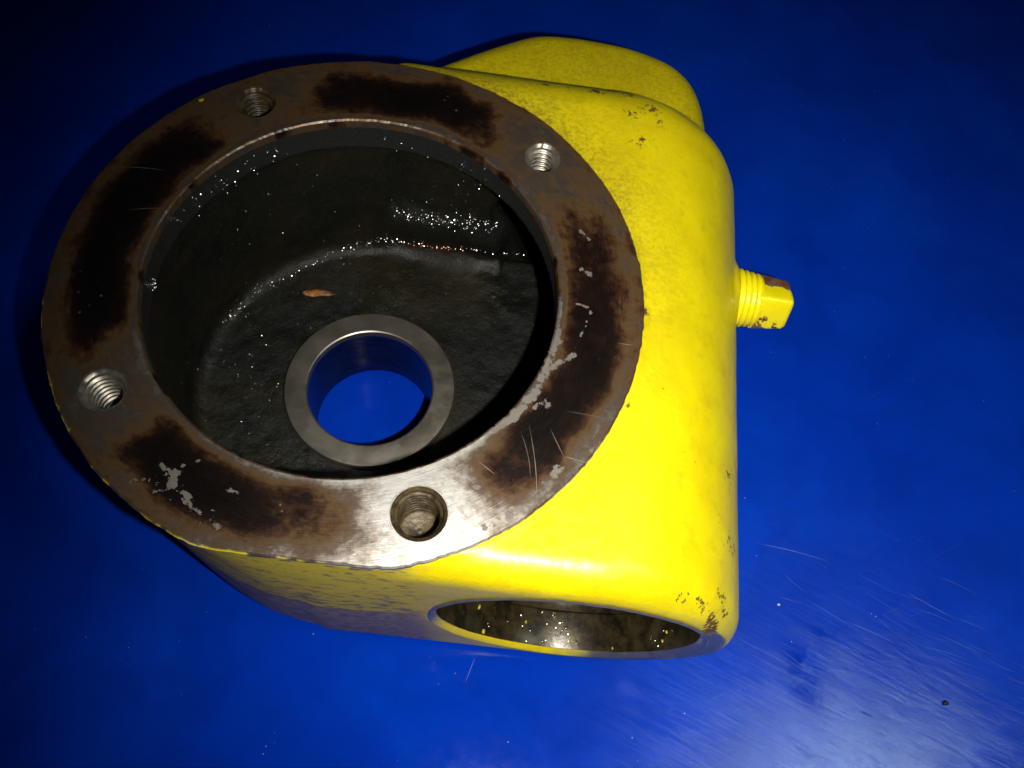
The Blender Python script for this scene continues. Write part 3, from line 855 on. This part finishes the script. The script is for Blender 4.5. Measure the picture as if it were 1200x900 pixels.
bmh = bmesh.new(); bmh.from_mesh(head)
bmesh.ops.subdivide_edges(bmh, edges=bmh.edges[:], cuts=2, use_grid_fill=True)
bmesh.ops.recalc_face_normals(bmh, faces=bmh.faces[:])
bmh.verts.index_update()
hv = np.array([tuple(v.co) for v in bmh.verts]); hf = [tuple(v.index for v in f_.verts) for f_ in bmh.faces]; bmh.free(); bpy.data.meshes.remove(head)
plug_head = mesh_obj('square_head', hv, hf, M_PLUG, plug); plug_head.data.set_sharp_from_angle(angle=math.radians(40))
dy, dz, dx = hv[:, 1] - py_, hv[:, 2] - pz_, hv[:, 0] - 1.57
chipv = .85 * sstep(.005, .035, dy) + .45 * sstep(.115, .13, dx) + .55 * sstep(-.075, -.10, dy) + .3 * sstep(.15, .17, dx) * sstep(-.02, .05, dy)
attr(plug_head, 'chip', chipv)

# ------------------------------------------------------------------ loose bits: paint flakes, rust flake, dirt crumbs
def flake(name, p, sx, sy, hgt, mat, seed, label, cat, group=None, rot=0.0, tiltv=0.0):
    rg = np.random.default_rng(seed); n = 10
    a = np.linspace(0, 2 * np.pi, n, endpoint=False); rr_ = rg.uniform(.65, 1.1, n)
    x, y = sx * rr_ * np.cos(a), sy * rr_ * np.sin(a)
    c_, s_ = math.cos(rot), math.sin(rot); X_, Y_ = x * c_ - y * s_, x * s_ + y * c_
    zz = rg.uniform(-.1, .1, n) * hgt + X_ * tiltv
    top = np.stack([X_ * .85, Y_ * .85, zz + hgt], -1); bot = np.stack([X_, Y_, zz], -1)
    ctr = np.array([[0, 0, hgt * 1.25]])
    V = np.concatenate([bot, top, ctr]) + np.array(p)
    F = [(i, (i + 1) % n, n + (i + 1) % n, n + i) for i in range(n)] + [(n + i, n + (i + 1) % n, 2 * n) for i in range(n)] + [tuple(range(n))[::-1]]
    o = mesh_obj(name, V, F, mat, origin=p); tag(o, label, cat, group); return o
M_BLK = mat_plain('black_grime', (0.008, 0.007, 0.006), .6)
M_RUST = mat_plain('orange_rust', (0.38, 0.15, 0.03), .45, 0, .0005, (0.06, 0.022, 0.008), 260)
M_YEL = mat_plain('yellow_flake', (0.50, 0.40, 0.03), .35, 0, .0002, (0.35, 0.26, 0.02), 900)
M_WHT = mat_plain('pale_grit', (0.75, 0.75, 0.72), .4)
p = ray_z((1107, 824), ZT); flake('dirt_crumb', (p.x, p.y, ZT + .002), .018, .012, .012, M_BLK, 3, 'small black dirt crumb lying on the scratched blue table', 'dirt crumb', rot=.5)
p = ray_z((912, 709), ZT); flake('grit_speck', (p.x, p.y, ZT + .002), .007, .006, .006, M_WHT, 4, 'tiny white grit speck on the blue table beside the housing corner', 'grit')
p = ray_z((374, 344), -.868); flake('rust_flake', (p.x, p.y, -.868), .078, .022, .006, M_RUST, 9, 'orange rust flake on the chamber floor just above the hub ring', 'rust flake', rot=.08)
p = ray_z((236, 118), 0); flake('paint_fleck', (p.x, p.y, .001), .013, .009, .005, M_YEL, 8, 'yellow paint fleck on the flange rim near the far left screw hole', 'paint fleck', rot=.6)
# flakes of paint that fell inside the cross bore
def bore_pt(uv, lift=.003):
    d = CD + CX * ((uv[0] - 600) / f_px) - CU * ((uv[1] - 450) / f_px)
    R_ = .4695
    A_ = d.x ** 2 + d.z ** 2; B_ = 2 * ((CC.x - WX) * d.x + (CC.z - WZ) * d.z); C_ = (CC.x - WX) ** 2 + (CC.z - WZ) ** 2 - (R_ - lift) ** 2
    s_ = (-B_ + math.sqrt(max(B_ * B_ - 4 * A_ * C_, 0))) / (2 * A_)
    return CC + d * s_
def bore_flake(uv, size, seed, label):
    q = bore_pt(uv); rg = np.random.default_rng(seed)
    nrm = np.array([WX - q.x, 0, WZ - q.z]); nrm /= np.linalg.norm(nrm)
    t1 = np.array([0, 1.0, 0]); t2 = np.cross(nrm, t1); n = 8
    a = np.linspace(0, 2 * np.pi, n, endpoint=False); rr_ = rg.uniform(.6, 1.1, n) * size
    ring = np.array(q)[None] + (np.cos(a) * rr_)[:, None] * t1 * .9 + (np.sin(a) * rr_)[:, None] * t2 * .55
    V = np.concatenate([ring, ring * 1 + nrm * .006, [np.array(q) + nrm * .009]])
    F = [(i, (i + 1) % n, n + (i + 1) % n, n + i) for i in range(n)] + [(n + i, n + (i + 1) % n, 2 * n) for i in range(n)] + [tuple(range(n))[::-1]]
    o = mesh_obj('paint_flake', V, F, M_YEL, origin=tuple(q)); tag(o, label, 'paint flake', 'yellow paint flakes inside the near cross bore')
for i, (uv, sz, lb) in enumerate((((561, 711), .013, 'yellow paint flake nearest the top left edge inside the cross bore'), ((566, 740), .014, 'yellow paint flake low on the left inside the cross bore'),
        ((616, 729), .009, 'small yellow paint flake left of centre inside the cross bore'), ((670, 751), .010, 'yellow paint flake at the bottom middle inside the cross bore'),
        ((718, 760), .007, 'yellow paint flake on the lower right wall inside the cross bore'), ((777, 751), .009, 'yellow paint flake at the right end inside the cross bore'), ((782, 741), .008, 'highest yellow paint flake at the right end inside the cross bore'))):
    bore_flake(uv, sz, 60 + i, lb)
gV, gF = [], []  # glints inside the cross bore, added as bright turned facets
_tV, _tF = glintV, glintF
for uv0, cnt_, jx, jy, r0_, r1_ in (((650, 737), 14, 9, 7, .0015, .008), ((649, 716), 10, 3, 4, .002, .006), ((612, 735), 8, 12, 12, .0015, .005), ((655, 752), 8, 14, 2, .003, .007), ((780, 748), 8, 10, 8, .0015, .004), ((570, 728), 5, 25, 12, .0015, .004)):
    for _ in range(cnt_):
        q = bore_pt((uv0[0] + rgd.normal(0, jx), uv0[1] + rgd.normal(0, jy)), .0)
        if q.y < -.935: continue
        add_glint((q, Vector((WX - q.x, 0, WZ - q.z)).normalized()), r0_ + (r1_ - r0_) * rgd.random() ** 2, gV, gF)
M_GLINT = mat_plain('bore_glint', (0.35, 0.33, 0.18), .25, .9, 0, (0.5, 0.45, 0.25))
og = mesh_obj('glint_facets', gV, gF, M_GLINT, housing); og['kind'] = 'stuff'
print('built in %.1f s' % (time.time() - T0), len(Vb), len(Vc))
